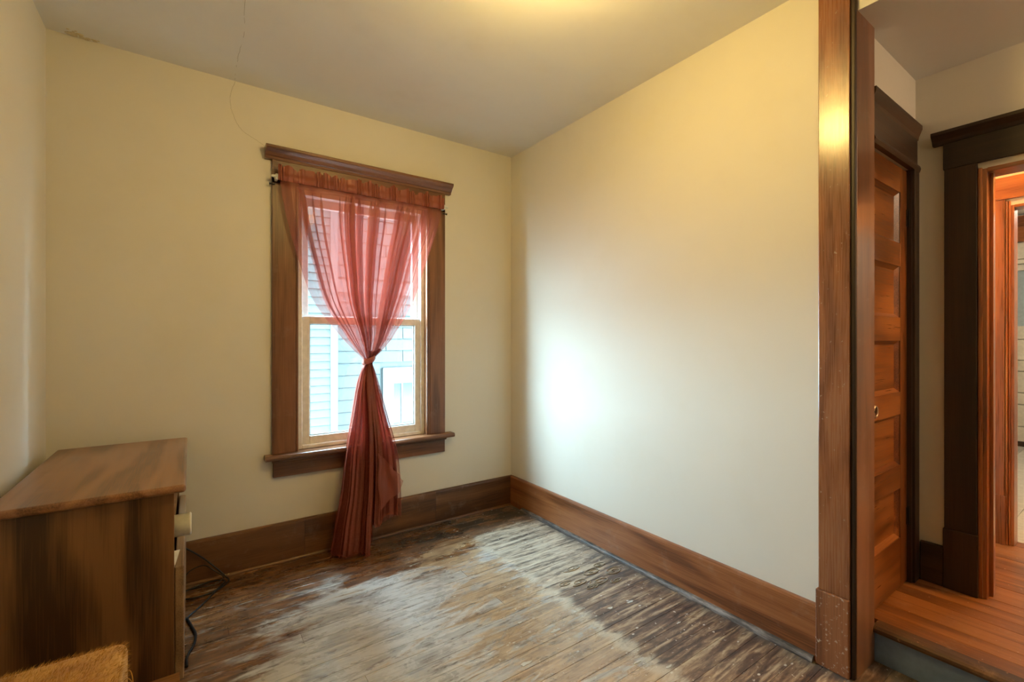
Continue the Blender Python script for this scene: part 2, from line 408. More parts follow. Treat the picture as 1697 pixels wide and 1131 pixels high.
# ------------------------------------------------------------------ baseboards
def bb_prof(w0, sgn, top):      # profile (offset from wall, z): board with eased top
    return [(w0, 0), (w0+sgn*.022, 0), (w0+sgn*.022, top-.012), (w0+sgn*.019, top-.003), (w0+sgn*.013, top), (w0, top)]
def shoe_prof(w0, sgn, r):
    b = w0+sgn*.022
    return [(b, 0)]+[(b+sgn*r*math.cos(a), r*1.1*math.sin(a)) for a in [i*math.pi/10 for i in range(6)]]
bt = thing('baseboard_back', (.8, 2.96, 0), 'brown stained baseboard along the wall under the window', 'baseboard', 'structure')
for a, b in ((XL, .56), (.561, 1.42), (1.421, XR)):
    bm = bmesh.new(); prism(bm, bb_prof(YB, -1, .226), a, b, 'x'); obj('board', bm, 'base_x', bt)
bm = bmesh.new(); prism(bm, shoe_prof(YB, -1, .012), XL, XR-.022, 'x'); obj('shoe_moulding', bm, 'base_x', bt)
bt = thing('baseboard_right', (2.06, 1.9, 0), 'reddish brown baseboard with grimy shoe moulding on the pale right wall', 'baseboard', 'structure')
bm = bmesh.new(); prism(bm, bb_prof(XR, -1, .228), .806, YB-.022, 'y'); obj('board', bm, 'base_y', bt)
k = NT('dirty_shoe_paint'); p = k.pos(); n_ = k.noise(k.scl(p, (20, 6, 40)), 1.0, 5, .7)
k.link(k.ramp(n_, [(.35, (.035, .03, .028)), (.5, (.12, .095, .085)), (.65, (.30, .26, .245))]), k.b.inputs['Base Color']); k.b.inputs['Roughness'].default_value = .5
M['shoe'] = k.m
bm = bmesh.new(); prism(bm, shoe_prof(XR, -1, .021), .815, 2.80, 'y'); obj('shoe_moulding', bm, 'shoe', bt)
bt = thing('baseboard_left', (XL, .8, 0), 'brown baseboard on the left wall behind the cabinet', 'baseboard', 'structure')
bm = bmesh.new(); prism(bm, bb_prof(XL, 1, .228), YF, YB-.022, 'y'); obj('board', bm, 'base_y', bt)

# ------------------------------------------------------------------ window
win = thing('window_1', (.94, YB, .63), 'white double hung window in a brown wooden casing behind the curtain', 'window', 'structure')
yf = YB-.021
# casings
for nm, a, b in (('side_casing', .386, .512), ('side_casing', 1.376, 1.492)):
    bx(nm, (a, b, yf, YB, .632, 2.245), 'trim_z', win, bev=.002)
bx('head_casing', (.386, 1.492, yf, YB, 2.205, 2.345), 'trim_x', win, bev=.002)
cap = [(YB, 2.338), (YB-.026, 2.338), (YB-.030, 2.352), (YB-.036, 2.356), (YB-.048, 2.372), (YB-.066, 2.386), (YB-.070, 2.392), (YB-.070, 2.404), (YB-.066, 2.408), (YB, 2.408)]
bm = bmesh.new(); prism(bm, cap, .350, 1.535, 'x'); obj('crown_cap', bm, 'trim_x', win)
stool = [(YB+.05, .603), (YB-.062, .603), (YB-.068, .608), (YB-.070, .618), (YB-.066, .629), (YB-.060, .632), (YB+.05, .632)]
bm = bmesh.new(); prism(bm, stool, .348, 1.545, 'x'); obj('stool', bm, 'trim_x', win)
bx('apron', (.392, 1.490, YB-.022, YB, .497, .603), 'trim_x', win, bev=.003)
bm = bmesh.new(); prism(bm, [(YB-.022, .603), (YB-.040, .603), (YB-.034, .590), (YB-.022, .583)], .385, 1.497, 'x'); obj('cove_moulding', bm, 'trim_x', win)
# inner stops (brown)
for a, b in ((WX0-.002, WX0+.012), (WX1-.020, WX1+.006)):
    bx('stop', (a, b, YB-.018, YB+.05, .632, WZ1), 'trim_z', win, bev=.003)
bx('stop', (1.360, 1.374, YB-.02, YB-.004, .632, WZ1), 'trim_z', win, bev=.004)
bx('head_stop', (WX0, WX1, YB-.018, YB+.05, 2.205, WZ1), 'trim_x', win, bev=.003)
# white vinyl frame
fy0, fy1 = YB+.022, YB+.125
def rect_frame(name, x0, x1, z0, z1, y0, y1, wl_, wr_, wb_, wt_, m, parent, bev=.003):
    bm = bmesh.new()
    box(bm, x0, x0+wl_, y0, y1, z0, z1, bev=bev); box(bm, x1-wr_, x1, y0, y1, z0, z1, bev=bev)
    box(bm, x0+wl_, x1-wr_, y0+.0005, y1-.0005, z0, z0+wb_, bev=bev); box(bm, x0+wl_, x1-wr_, y0+.0005, y1-.0005, z1-wt_, z1, bev=bev)
    return obj(name, bm, m, parent)
fx0, fx1, fz0, fz1 = WX0+.012, WX1-.020, .633, 2.206
rect_frame('vinyl_frame', fx0, fx1, fz0, fz1, fy0, fy1, .028, .028, .024, .03, 'vinyl', win)
ux0, ux1 = fx0+.026, fx1-.026
ls = rect_frame('lower_sash', ux0, ux1, .650, 1.440, fy0+.010, fy0+.045, .046, .042, .056, .046, 'vinyl', win)
rect_frame('glazing_bead', ux0+.046, ux1-.042, .706, 1.394, fy0+.020, fy0+.030, .006, .008, .008, .005, 'gasket', ls, .001)
bx('pane', (ux0+.044, ux1-.040, fy0+.024, fy0+.0275, .70, 1.40), 'glass', ls)
us = rect_frame('upper_sash', ux0, ux1, 1.405, 2.180, fy0+.055, fy0+.09, .046, .042, .042, .055, 'vinyl', win)
bx('pane', (ux0+.044, ux1-.040, fy0+.069, fy0+.0725, 1.44, 2.13), 'glass', us)
bm = bmesh.new(); box(bm, .90, .98, fy0+.006, fy0+.030, 1.440, 1.452, bev=.003); obj('sash_lock', bm, 'vinyl', ls)

# ------------------------------------------------------------------ curtain and rod
rod = thing('curtain_rod', (.93, YB-.06, 2.232), 'flat white curtain rod on brackets above the window', 'curtain rod')
ry = YB-.062
bm = bmesh.new()
tube(bm, spline([(.402, YB-.024, 2.232), (.404, ry+.008, 2.232), (.418, ry, 2.232), (.93, ry, 2.228), (1.448, ry, 2.232), (1.462, ry+.008, 2.232), (1.464, YB-.024, 2.232)], 6), .0075, 8); obj('rod', bm, 'white_plastic', rod, True)
for xx in (.398, 1.457):
    bx('bracket', (xx, xx+.014, ry-.004, YB-.018, 2.214, 2.247), 'white_plastic', rod, bev=.002)
for xx, s in ((.400, -1), (1.470, 1)):
    bm = bmesh.new(); tube(bm, [(xx, YB-.03, 2.195), (xx+s*.022, YB-.03, 2.193), (xx+s*.030, YB-.03, 2.193)], [.004, .004, .008], 8); obj('hook', bm, 'metal_dark', rod)

def interp(tab, z):
    """smooth interpolation in a table of (z, value), z descending"""
    if z >= tab[0][0]: return tab[0][1]
    if z <= tab[-1][0]: return tab[-1][1]
    for i in range(len(tab)-1):
        if tab[i][0] >= z >= tab[i+1][0]:
            p1, p2 = tab[i], tab[i+1]; p0 = tab[max(i-1, 0)]; p3 = tab[min(i+2, len(tab)-1)]
            t = (p1[0]-z)/(p1[0]-p2[0])
            d = p1[0]-p2[0]
            m1 = (p2[1]-p0[1])/max(p0[0]-p2[0], 1e-6)*d if i > 0 else p2[1]-p1[1]
            m2 = (p3[1]-p1[1])/max(p1[0]-p3[0], 1e-6)*d if i+2 < len(tab) else p2[1]-p1[1]
            return (2*t**3-3*t*t+1)*p1[1]+(t**3-2*t*t+t)*m1+(-2*t**3+3*t*t)*p2[1]+(t**3-t*t)*m2
EL = [(2.24, .418), (2.05, .445), (1.763, .52), (1.522, .605), (1.31, .765), (1.22, .845), (1.165, .893), (1.10, .872), (1.005, .846), (.815, .812), (.59, .768), (.36, .728), (.2, .688), (.0, .652)]
ER = [(2.24, 1.447), (2.10, 1.425), (1.888, 1.353), (1.552, 1.232), (1.31, 1.088), (1.22, 1.005), (1.165, .948), (1.10, .962), (1.005, .986), (.815, 1.034), (.59, 1.090), (.36, 1.110), (.2, 1.112), (.0, 1.112)]
YC = [(2.24, ry), (1.8, ry+.004), (1.3, ry-.015), (1.165, ry-.03), (1.0, ry-.035), (.65, ry-.055), (.45, ry-.075), (.0, ry-.118)]
AM = [(2.24, .0085), (2.0, .014), (1.6, .020), (1.3, .024), (1.165, .018), (1.05, .026), (.8, .040), (.4, .050), (.0, .056)]
def hem(u):
    a = .012+.012*math.sin(9*u)
    t = min(max((u-.50)/.05, 0), 1); t = t*t*(3-2*t)
    return a*(1-t)+t*(.150+.07*(u-.5)+.012*math.sin(17*u))
def curtain_point(u, v, ph=0.0, wide=1.0, dy=0.0):
    """u across 0..1, v down 0..1"""
    ztop = 2.236
    zb = hem(u)
    z = ztop+(zb-ztop)*v
    if z > 1.165: zz = z
    else: zz = z
    l, r = interp(EL, zz), interp(ER, zz); c = (l+r)/2; hw = (r-l)/2
    s = (2*u-1)*wide
    low = min(max((1.20-z)/.20, 0), 1); low = low*low*(3-2*low)
    f1 = 2*math.pi*(13*u+.55*math.sin(2*math.pi*2.3*u+.4)+.35*math.sin(2*math.pi*5.1*u+1.0))+ph
    f2 = 2*math.pi*(4.6*u+.30*math.sin(2*math.pi*1.7*u+.7))+.9+ph*1.7
    a = interp(AM, z)
    irr = .65+.55*math.sin(2*math.pi*3.3*u+1.2)*math.sin(2*math.pi*1.9*u+.5)
    y1 = a*irr*math.sin(f1+.7*math.sin(z*2.0+u*5+ph)); y2 = a*(.9*math.sin(f2)+.22*math.sin(f1*.5))
    # folds overlap sideways where the cloth is gathered
    x1 = hw*(.030+.030*irr)*math.sin(f1+.9)*min(1, max(0, (2.24-z)/.12)); x2 = .016*math.sin(2*f2+.4)+.002*math.sin(f1)
    edge = max(0.0, 1-abs(s)**6)
    # gather: cloth bunches to the middle on its way to the knot
    gz = min(max((2.0-z)/.75, 0), 1)*(1-low)
    sg = s*(1-.30*gz*(1-abs(s)))
    x = c+hw*sg+edge*((1-low)*x1+low*x2)
    y = interp(YC, z)-((1-low)*y1+low*y2)
    if z < 1.165: y -= .012*low*math.sin(7*z+4*u)
    return (x, y+dy, z)
cur = thing('sheer_curtain', (.9, ry-.1, .012), 'sheer rust red curtain knotted at its middle in front of the window', 'curtain')
NU, NV = 420, 130
for ph, wide, dy, v0 in ((0.0, 1.0, 0.0, 0.0), (2.1, .80, .012, 0.0), (0.3, .93, .009, .485), (1.2, .86, -.006, .485)):     # layers of cloth gathered together, doubled below the knot
    bm = bmesh.new(); grid = []
    for j in range(NV+1):
        v = v0+(1-v0)*j/NV
        grid.append([bm.verts.new(curtain_point(i/NU, v, ph, wide, dy)) for i in range(NU+1)])
    for j in range(NV):
        for i in range(NU): bm.faces.new((grid[j][i], grid[j][i+1], grid[j+1][i+1], grid[j+1][i]))
    obj('panel', bm, 'sheer', cur, True)
# gathered rod pocket and ruffle heading
bm = bmesh.new(); NU2 = 520; rows = []
for j, (dz, k_) in enumerate([(-.022, 1.0), (-.012, 1.5), (0, 1.7), (.012, 1.6), (.020, 1.1), (.034, 1.5), (.048, 2.1), (.062, 2.6)]):
    rw = []
    for i in range(NU2+1):
        u = i/NU2; ph = 2*math.pi*(46*u+.8*math.sin(2*math.pi*3.7*u)+.5*math.sin(2*math.pi*9.1*u))
        irr = .6+.5*math.sin(2*math.pi*6.3*u+1)*math.sin(2*math.pi*2.1*u)
        top = .020*(irr-.6)+.010*math.sin(ph*.37) if j > 4 else 0
        x = .410+1.045*u+.004*math.sin(1.7*ph)*k_*.5
        yy = ry-.0095-.0045*k_*irr*math.sin(ph)-(.006 if 0 < j < 4 else 0)
        rw.append(bm.verts.new((x, yy, 2.232+dz+top*(j-4)/3*1.0)))
    rows.append(rw)
for j in range(len(rows)-1):
    for i in range(NU2): bm.faces.new((rows[j][i], rows[j][i+1], rows[j+1][i+1], rows[j+1][i]))
obj('ruffle_heading', bm, 'sheer_head', cur, True)
# tie loop round the gathered middle and the folded back flap at the hem
def sheet(pf, nu, nv):
    bm = bmesh.new(); g = [[bm.verts.new(pf(i/nu, j/nv)) for i in range(nu+1)] for j in range(nv+1)]
    for j in range(nv):
        for i in range(nu): bm.faces.new((g[j][i], g[j][i+1], g[j+1][i+1], g[j+1][i]))
    return bm
def tie(u, v):
    a = 2*math.pi*u; rr = 1+.10*math.sin(5*a+3*v)
    return (.921+(.034+.006*math.sin(math.pi*v))*rr*math.cos(a), ry-.032+(.030+.006*math.sin(math.pi*v))*rr*math.sin(a), 1.150+.034*v+.012*math.cos(a))
obj('knot', sheet(tie, 48, 8), 'sheer_head', cur, True)
def flap(u, v):
    top = .60-.10*u; bot = .255+.10*u+(.05 if u > .8 else 0)*(u-.8)*5
    z = top+(bot-top)*v
    x = .945+.160*u*(.55+.45*v)+.006*math.sin(9*v+3*u)
    yy = interp(YC, z)-.058-.010*math.sin(u*8+1)-.010*v
    return (x, yy, z)
obj('flap', sheet(flap, 40, 30), 'sheer', cur, True)

# ------------------------------------------------------------------ cased opening in the right wall
tr = thing('trim_1', (2.07, .74, 0), 'tall glossy brown casing and jamb of the opening to the landing', 'door casing', 'structure')
bx('casing', (2.060, XR+.002, .692, .800, .300, OZ+.09), 'post', tr, bev=.003)
bx('casing_bead', (2.066, XR+.004, .676, .692, 0, OZ+.02), 'dark_z', tr, bev=.004)
bx('plinth_block', (2.050, XR+.002, .692, .807, 0, .300), 'plinth', tr, bev=.004)
bx('jamb', (2.078, OX1, .675, OY1+.011, 0, OZ), 'jamb', tr, bev=.002)
bx('casing', (2.060, XR+.002, OY0-.13, OY0-.012, .300, OZ+.09), 'post', tr, bev=.003)
bx('plinth_block', (2.050, XR+.002, OY0-.135, OY0-.012, 0, .300), 'plinth', tr, bev=.004)
bx('jamb', (2.064, OX1, OY0-.001, OY0+.014, 0, OZ), 'jamb', tr, bev=.002)
bx('head_jamb', (2.064, OX1, OY0+.014, .675, OZ-.015, OZ+.001), 'trim_y', tr, bev=.002)
bx('head_casing', (2.060, XR+.002, OY0-.012, .692, OZ, OZ+.09), 'trim_y', tr, bev=.003)

# ------------------------------------------------------------------ landing
lf_ = struct('floor_landing', [(OX1+.012, 3.84, -1.42, 1.0, -.05, LZ-.019)], 'grime', 'raised orange brown wooden floor of the landing', 'floor')
xx = OX1+.045; 
while xx < 3.83:
    wd = min(.085, 3.84-xx); cuts = [-1.3, random.uniform(-.7, .35), .80 if xx < LX else .92]
    for a, b in zip(cuts[:-1], cuts[1:]):
        bx('floorboard', (xx+.0007, xx+wd-.0007, a+.0007, b-.0007, LZ-.019, LZ-random.uniform(0, .001)), 'landing_floor', lf_, bev=.0012)
    xx += wd
st = thing('trim_2', (OX1, .1, 0), 'step up to the landing with blue grey riser and worn nosing', 'step', 'structure')
bx('riser', (OX1, OX1+.013, OY0, .676, 0, .118), 'riser', st)
ns = [(OX1+.045, .118), (OX1-.008, .118), (OX1-.015, .122), (OX1-.018, .130), (OX1-.015, .139), (OX1-.006, .146), (OX1+.012, .1495), (OX1+.045, LZ)]
bm = bmesh.new(); prism(bm, ns, OY0, .676, 'y'); obj('nosing', bm, 'nosing', st)
DX0, DX1, DZ1 = 2.270, 2.784, 2.10
wc = struct('wall_closet', [(OX1-.02, DX0, LY, .86, -.05, ZC), (DX0, DX1, .80, .86, -.05, DZ1), (DX1, LX+.14, LY, .86, -.05, ZC), (DX0, DX1, LY, .86, DZ1, ZC)], 'wall_landing', 'shaded cream wall of the landing above the panelled closet door', 'wall')
FY0, FY1, FZ1 = -.40, .470, 2.055
wfar = struct('wall_landing', [(LX, LX+.12, FY1, LY, -.05, ZC), (LX, LX+.12, -1.3, FY0, -.05, ZC), (LX, LX+.12, FY0, FY1, FZ1, ZC)], 'wall_landing', 'shaded cream wall of the landing around the open doorway', 'wall')
struct('ceiling_landing', [(2.086, LX, -1.3, LY, LC, LC+.2)], 'ceiling', 'dim grey plaster ceiling over the landing', 'ceiling')
struct('wall_landing_end', [(OX1-.02, 3.84, -1.42, -1.3, -.05, ZC)], 'wall_landing', 'cream end wall of the landing out of sight', 'wall')
# closet door: five horizontal panels
yd = .705
dr = thing('door_1', (2.53, yd, LZ), 'closed five panel reddish brown closet door on the landing', 'door', 'structure')
d0, d1, dz0, dz1 = DX0+.004, DX1-.004, LZ+.006, DZ1-.006
bx('stile', (d0, d0+.085, yd, yd+.035, dz0, dz1), 'door_z', dr, bev=.0015)
bx('stile', (2.690, d1, yd, yd+.035, dz0, dz1), 'door_z', dr, bev=.0015)
pz = [(1.979, 1.743), (1.636, 1.399), (1.292, 1.056), (.952, .718), (.610, .381)]
rails = [dz1]+[q for a, b in pz for q in (a, b)]+[dz0]
for i in range(0, len(rails), 2):
    bx('rail', (d0+.085, 2.690, yd+.0005, yd+.034, rails[i+1], rails[i]), 'door_x', dr)
for a, b in pz:
    p_ = bx('panel', (d0+.083, 2.692, yd+.020, yd+.028, b-.002, a+.002), 'door_x', dr)
    bm = bmesh.new()   # sloped moulding round the sunk panel
    o4 = [(d0+.085, b), (2.690, b), (2.690, a), (d0+.085, a)]; s_ = .017
    i4 = [(d0+.085+s_, b+s_), (2.690-s_, b+s_), (2.690-s_, a-s_), (d0+.085+s_, a-s_)]
    A = [bm.verts.new((x, yd+.0045, z)) for x, z in o4]; B = [bm.verts.new((x, yd+.0199, z)) for x, z in i4]; D_ = [bm.verts.new((x, yd+.0199, z)) for x, z in o4]
    for q in range(4):
        bm.faces.new((A[q], A[(q+1) % 4], B[(q+1) % 4], B[q])); bm.faces.new((D_[q], D_[(q+1) % 4], A[(q+1) % 4], A[q]))
    bmesh.ops.recalc_face_normals(bm, faces=bm.faces); obj('panel_moulding', bm, 'door_x', p_)
bm = bmesh.new(); R_ = []
for j in range(25):
    a = 2*math.pi*j/24; R_.append((2.362+.023*math.cos(a), yd-.003, .993+.023*math.sin(a)))
tube(bm, R_, .0042, 6, False); obj('rosette_ring', bm, 'nickel', dr, True)
bm = bmesh.new(); tube(bm, [(2.362, yd+.002, .993), (2.362, yd-.003, .993)], .007, 10); obj('spindle_hole', bm, 'metal_dark', dr)
for hz in (1.872, .464):
    bm = bmesh.new()
    tube(bm, [(2.786, yd-.008, hz-.045), (2.786, yd-.008, hz-.038), (2.786, yd-.008, hz+.038), (2.786, yd-.008, hz+.045)], [.003, .0075, .0075, .003], 8)
    for q in (-.042, .042): bmesh.ops.create_icosphere(bm, subdivisions=1, radius=.008, matrix=Matrix.Translation((2.786, yd-.008, hz+q)))
    hg = obj('hinge', bm, 'metal_dark', dr)
    bx('leaf', (2.770, 2.785, yd-.003, yd+.001, hz-.04, hz+.04), 'metal_dark', hg)
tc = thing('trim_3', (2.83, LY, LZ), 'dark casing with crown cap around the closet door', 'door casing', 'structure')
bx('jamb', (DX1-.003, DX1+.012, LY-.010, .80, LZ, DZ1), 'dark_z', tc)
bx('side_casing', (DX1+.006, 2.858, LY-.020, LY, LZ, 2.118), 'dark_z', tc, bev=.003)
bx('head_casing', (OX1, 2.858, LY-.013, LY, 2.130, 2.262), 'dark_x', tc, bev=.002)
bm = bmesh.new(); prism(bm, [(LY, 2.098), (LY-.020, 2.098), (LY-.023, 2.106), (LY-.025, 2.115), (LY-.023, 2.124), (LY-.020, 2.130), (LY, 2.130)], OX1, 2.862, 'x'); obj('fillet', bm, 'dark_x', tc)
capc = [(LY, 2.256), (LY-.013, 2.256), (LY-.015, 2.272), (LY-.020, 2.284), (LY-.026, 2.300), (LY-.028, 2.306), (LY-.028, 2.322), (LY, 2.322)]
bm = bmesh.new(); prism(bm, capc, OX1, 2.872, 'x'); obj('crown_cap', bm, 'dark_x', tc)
# far doorway casing
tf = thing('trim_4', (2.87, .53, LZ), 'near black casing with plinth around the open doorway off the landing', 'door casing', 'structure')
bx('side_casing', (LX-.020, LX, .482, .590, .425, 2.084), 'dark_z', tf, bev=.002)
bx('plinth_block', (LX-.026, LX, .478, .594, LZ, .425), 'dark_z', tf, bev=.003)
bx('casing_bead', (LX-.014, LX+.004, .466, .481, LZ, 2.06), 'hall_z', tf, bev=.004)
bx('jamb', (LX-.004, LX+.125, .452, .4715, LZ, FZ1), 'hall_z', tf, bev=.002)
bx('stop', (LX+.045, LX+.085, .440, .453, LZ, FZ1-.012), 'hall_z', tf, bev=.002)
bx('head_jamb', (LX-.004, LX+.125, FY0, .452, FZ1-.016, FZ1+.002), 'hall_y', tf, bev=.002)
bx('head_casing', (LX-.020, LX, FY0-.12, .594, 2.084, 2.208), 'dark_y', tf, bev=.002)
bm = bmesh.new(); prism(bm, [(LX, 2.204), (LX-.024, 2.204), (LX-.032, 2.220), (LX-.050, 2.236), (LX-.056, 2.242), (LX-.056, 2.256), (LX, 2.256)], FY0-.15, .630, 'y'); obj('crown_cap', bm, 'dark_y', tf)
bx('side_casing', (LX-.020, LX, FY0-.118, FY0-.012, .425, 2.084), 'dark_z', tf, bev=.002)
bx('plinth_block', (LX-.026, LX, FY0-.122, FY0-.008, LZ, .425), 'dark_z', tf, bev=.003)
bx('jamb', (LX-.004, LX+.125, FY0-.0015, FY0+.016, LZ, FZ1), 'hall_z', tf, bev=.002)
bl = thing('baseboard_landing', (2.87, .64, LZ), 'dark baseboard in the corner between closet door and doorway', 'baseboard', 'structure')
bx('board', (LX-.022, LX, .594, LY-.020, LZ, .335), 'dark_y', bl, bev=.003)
# ------------------------------------------------------------------ hall and second doorway
HX = 3.74
SY0, SY1, SZ1 = -.40, .495, 2.045
struct('wall_hall', [(HX, HX+.1, SY1, 1.0, -.05, ZC), (HX, HX+.1, -1.3, SY0, -.05, ZC), (HX, HX+.1, SY0, SY1, SZ1, ZC), (LX+.12, 3.84, .92, 1.0, -.05, ZC)], 'hall', 'warm lamplit wall of the hall seen through the doorway', 'wall')
struct('ceiling_hall', [(LX, 3.84, -1.3, 1.0, 2.56, 2.66)], 'hall', 'warm lamplit ceiling of the hall', 'ceiling')
t2 = thing('trim_5', (HX-.01, .55, LZ), 'glowing orange brown casing around the second doorway in the hall', 'door casing', 'structure')
bx('side_casing', (HX-.020, HX, .516, .640, .425, 2.082), 'hall_z', t2, bev=.002)
bx('plinth_block', (HX-.025, HX, .512, .644, LZ, .425), 'hall_z', t2, bev=.002)
bx('head_casing', (HX-.020, HX, SY0-.12, .640, 2.092, 2.205), 'hall_y', t2, bev=.002)
bx('fillet', (HX-.028, HX, SY0-.12, .646, 2.080, 2.092), 'hall_y', t2, bev=.003)
for a, b, c in ((.505, .514, .018), (.495, .504, .010)): bx('casing_bead', (HX-c, HX+.002, a, b, LZ, 2.07), 'hall_z', t2, bev=.003)
bx('jamb', (HX-.004, HX+.10, .482, .4955, LZ, SZ1), 'hall_z', t2, bev=.002)
bx('head_jamb', (HX-.004, HX+.10, SY0, .482, SZ1-.014, SZ1+.001), 'hall_y', t2, bev=.002)
KX = 7.33
kf = struct('floor_kitchen', [(3.84, KX+.1, -.7, 1.7, -.05, LZ-.012)], 'grime', 'white tiled floor of the bright room beyond the hall', 'floor')
tm = None
for i in range(12):
    for j in range(6):
        x0_, y0_ = 3.845+i*.302, -.05+j*.302
        if x0_ > KX-.1: continue
        if tm is None:
            t_ = bx('tile', (0, .299, 0, .299, LZ-.012, LZ), 'tile', kf, bev=.002); tm = t_
        else:
            t_ = tm.copy(); C.objects.link(t_); t_.parent = kf; t_.matrix_parent_inverse = tm.matrix_parent_inverse
        t_.location = (x0_, y0_, 0)
struct('wall_kitchen', [(KX, KX+.1, -.7, 1.7, -.05, ZC), (3.84, KX, 1.6, 1.7, -.05, ZC), (3.84, KX, -.8, -.7, -.05, ZC), (3.84, 3.86, 1.0, 1.6, -.05, ZC)], 'kitchen', 'pale walls of the bright tiled room beyond the hall', 'wall')
struct('ceiling_kitchen', [(3.84, KX+.1, -.8, 1.7, 2.64, 2.72)], 'kitchen', 'pale ceiling of the bright tiled room', 'ceiling')
d2 = thing('door_2', (KX-.02, .8, LZ), 'white panelled door with bluish pane at the end of the tiled room', 'door', 'structure')
for lst in ([2.34, 2.16, 2.107, 2.035], [1.443, 1.298, 1.074, .956, .726, .60, .364, .20]):
    for a_, b_ in zip(lst[:-1], lst[1:]):
        bx('board', (KX-.035, KX-.005, .3, 1.3, b_+.004, a_-.004), 'white_paint', d2, bev=.003)
bx('pane', (KX-.025, KX-.008, .35, 1.25, 1.443, 2.035), plain('blue_grey_pane', (.42, .52, .56), .15), d2)
bx('bottom_rail', (KX-.04, KX-.004, .3, 1.3, LZ, .20), 'dark_y', d2)
bx('brown_valance', (KX-.08, KX-.004, -.2, 1.55, 2.345, 2.62), 'hall_y', d2, bev=.004)
# ------------------------------------------------------------------ ceiling lamp (above the frame) and hall lamp
def dome(bm, cx, cy, zt, r, h, seg=28, rings=9):
    pts = [(r*math.sin(math.pi/2*(1-i/rings)), zt-h*math.sin(math.pi/2*i/rings)) for i in range(rings)]
    R = [[bm.verts.new((cx+a*math.cos(2*math.pi*j/seg), cy+a*math.sin(2*math.pi*j/seg), z)) for j in range(seg)] for a, z in pts]
    for i in range(rings-1):
        for j in range(seg): bm.faces.new((R[i][j], R[i+1][j], R[i+1][(j+1) % seg], R[i][(j+1) % seg]))
    t = bm.verts.new((cx, cy, zt-h))
    for j in range(seg): bm.faces.new((R[-1][j], t, R[-1][(j+1) % seg]))
    bmesh.ops.recalc_face_normals(bm, faces=bm.faces)
def lamp(name, cx, cy, zc, zg, r, label, m):
    t = thing(name, (cx, cy, zc), label, 'ceiling lamp')
    bm = bmesh.new(); tube(bm, [(cx, cy, zc), (cx, cy, zc-.015), (cx, cy, zc-.025)], [.05, .05, .02], 24); obj('canopy', bm, 'brass', t)
    bm = bmesh.new(); tube(bm, [(cx, cy, zc-.02), (cx, cy, zg+r*.97)], .008, 12); obj('stem', bm, 'brass', t)
    bm = bmesh.new(); bmesh.ops.create_uvsphere(bm, u_segments=14, v_segments=9, radius=r, matrix=Matrix.Translation((cx, cy, zg))); obj('glass_shade', bm, m, t, True)
lamp('ceiling_lamp', .97, 1.13, ZC, 2.555, .095, 'lit globe ceiling lamp in the middle of the room', 'lamp_glass')
M['cool_glass'] = emis('lit_kitchen_glass', (1.0, .88, .70), 80.0)
M['landing_fill_glow'] = emis('added_landing_glow', (1.0, .74, .50), 75.0)  # glow of the globe added to lift the landing
lamp('kitchen_lamp', 5.4, -.1, 2.64, 2.44, .11, 'lit globe ceiling lamp in the tiled room', 'cool_glass')
lamp('landing_fill', 2.60, -.85, LC, 2.40, .07, 'added unseen small globe light brightening the landing', 'landing_fill_glow')  # extra light out of view, added to brighten the landing
M['hall_glass'] = emis('lit_hall_glass', HALL_COL, HALL_W)
lamp('hall_lamp', 3.32, -.42, 2.56, 2.38, .09, 'lit globe ceiling lamp in the hall', 'hall_glass')

# ------------------------------------------------------------------ cabinet
cb = thing('oak_cabinet', (-.27, 2.45, 0), 'brown oak cabinet with open front standing in the left corner', 'cabinet')
cx0, cx1, cy0, cy1 = -.500, -.046, 1.985, 2.905
bx('end_panel', (cx0, cx1, cy0, cy0+.020, 0, .764), 'cab_side', cb, bev=.0015)
bx('end_panel', (cx0, cx1, cy1-.020, cy1, 0, .764), 'cab_side', cb, bev=.0015)
bx('back_panel', (cx0+.003, cx0+.012, cy0+.02, cy1-.02, .03, .76), 'cab_side', cb)
bx('shelf', (cx0+.012, cx1-.004, cy0+.02, cy1-.02, .565, .583), 'cab_edge', cb)
bx('bottom_board', (cx0+.012, cx1-.004, cy0+.02, cy1-.02, .09, .108), 'cab_edge', cb)
bm = bmesh.new(); box(bm, cx0-.002, -.012, 1.962, 2.922, .764, .792, bev=.011, seg=4); obj('top', bm, 'cab_top', cb)
for a in (0,):
    df = bx('drawer_front', (cx1+.001, cx1+.028, cy0+.006, cy1-.006, .10, .500), 'cab_front', cb, bev=.004)
pm = bmesh.new()
prism(pm, [(cy0, 0), (cy0-.016, 0), (cy0-.016, .098), (cy0-.012, .112), (cy0-.004, .124), (cy0, .132)], cx0, cx1+.016, 'x'); obj('base_moulding', pm, 'cab_edge', cb)
# roll and sheet inside
bm = bmesh.new(); prof = []
rc = Vector((0, 2.058, .6225)); rr = .039
tube(bm, [(-.26, rc.y, rc.z), (-.004, rc.y, rc.z), (.000, rc.y, rc.z), (.004, rc.y, rc.z)], [rr, rr, rr+.0012, rr-.003], 28)
o = obj('paper_roll', bm, 'roll', None, True); tag(o, 'off white cylindrical roll poking out of the cabinet shelf', 'roll')
bm = bmesh.new()
for i in range(9):
    pass
bmv = [[bm.verts.new((-.33+(.280 if b < 6 else .300)*a/8, cy0+.024+.006*math.sin(a*.7)+.010*b/6+t*.003,   .109+.44*b/6)) for b in range(7)] for t in (0, 1) for a in range(9)]
F, B = bmv[:9], bmv[9:]
for a in range(8):
    for b in range(6):
        bm.faces.new((F[a][b], F[a+1][b], F[a+1][b+1], F[a][b+1])); bm.faces.new((B[a][b], B[a][b+1], B[a+1][b+1], B[a+1][b]))
for a in range(8):
    bm.faces.new((F[a][0], B[a][0], B[a+1][0], F[a+1][0])); bm.faces.new((F[a][6], F[a+1][6], B[a+1][6], B[a][6]))
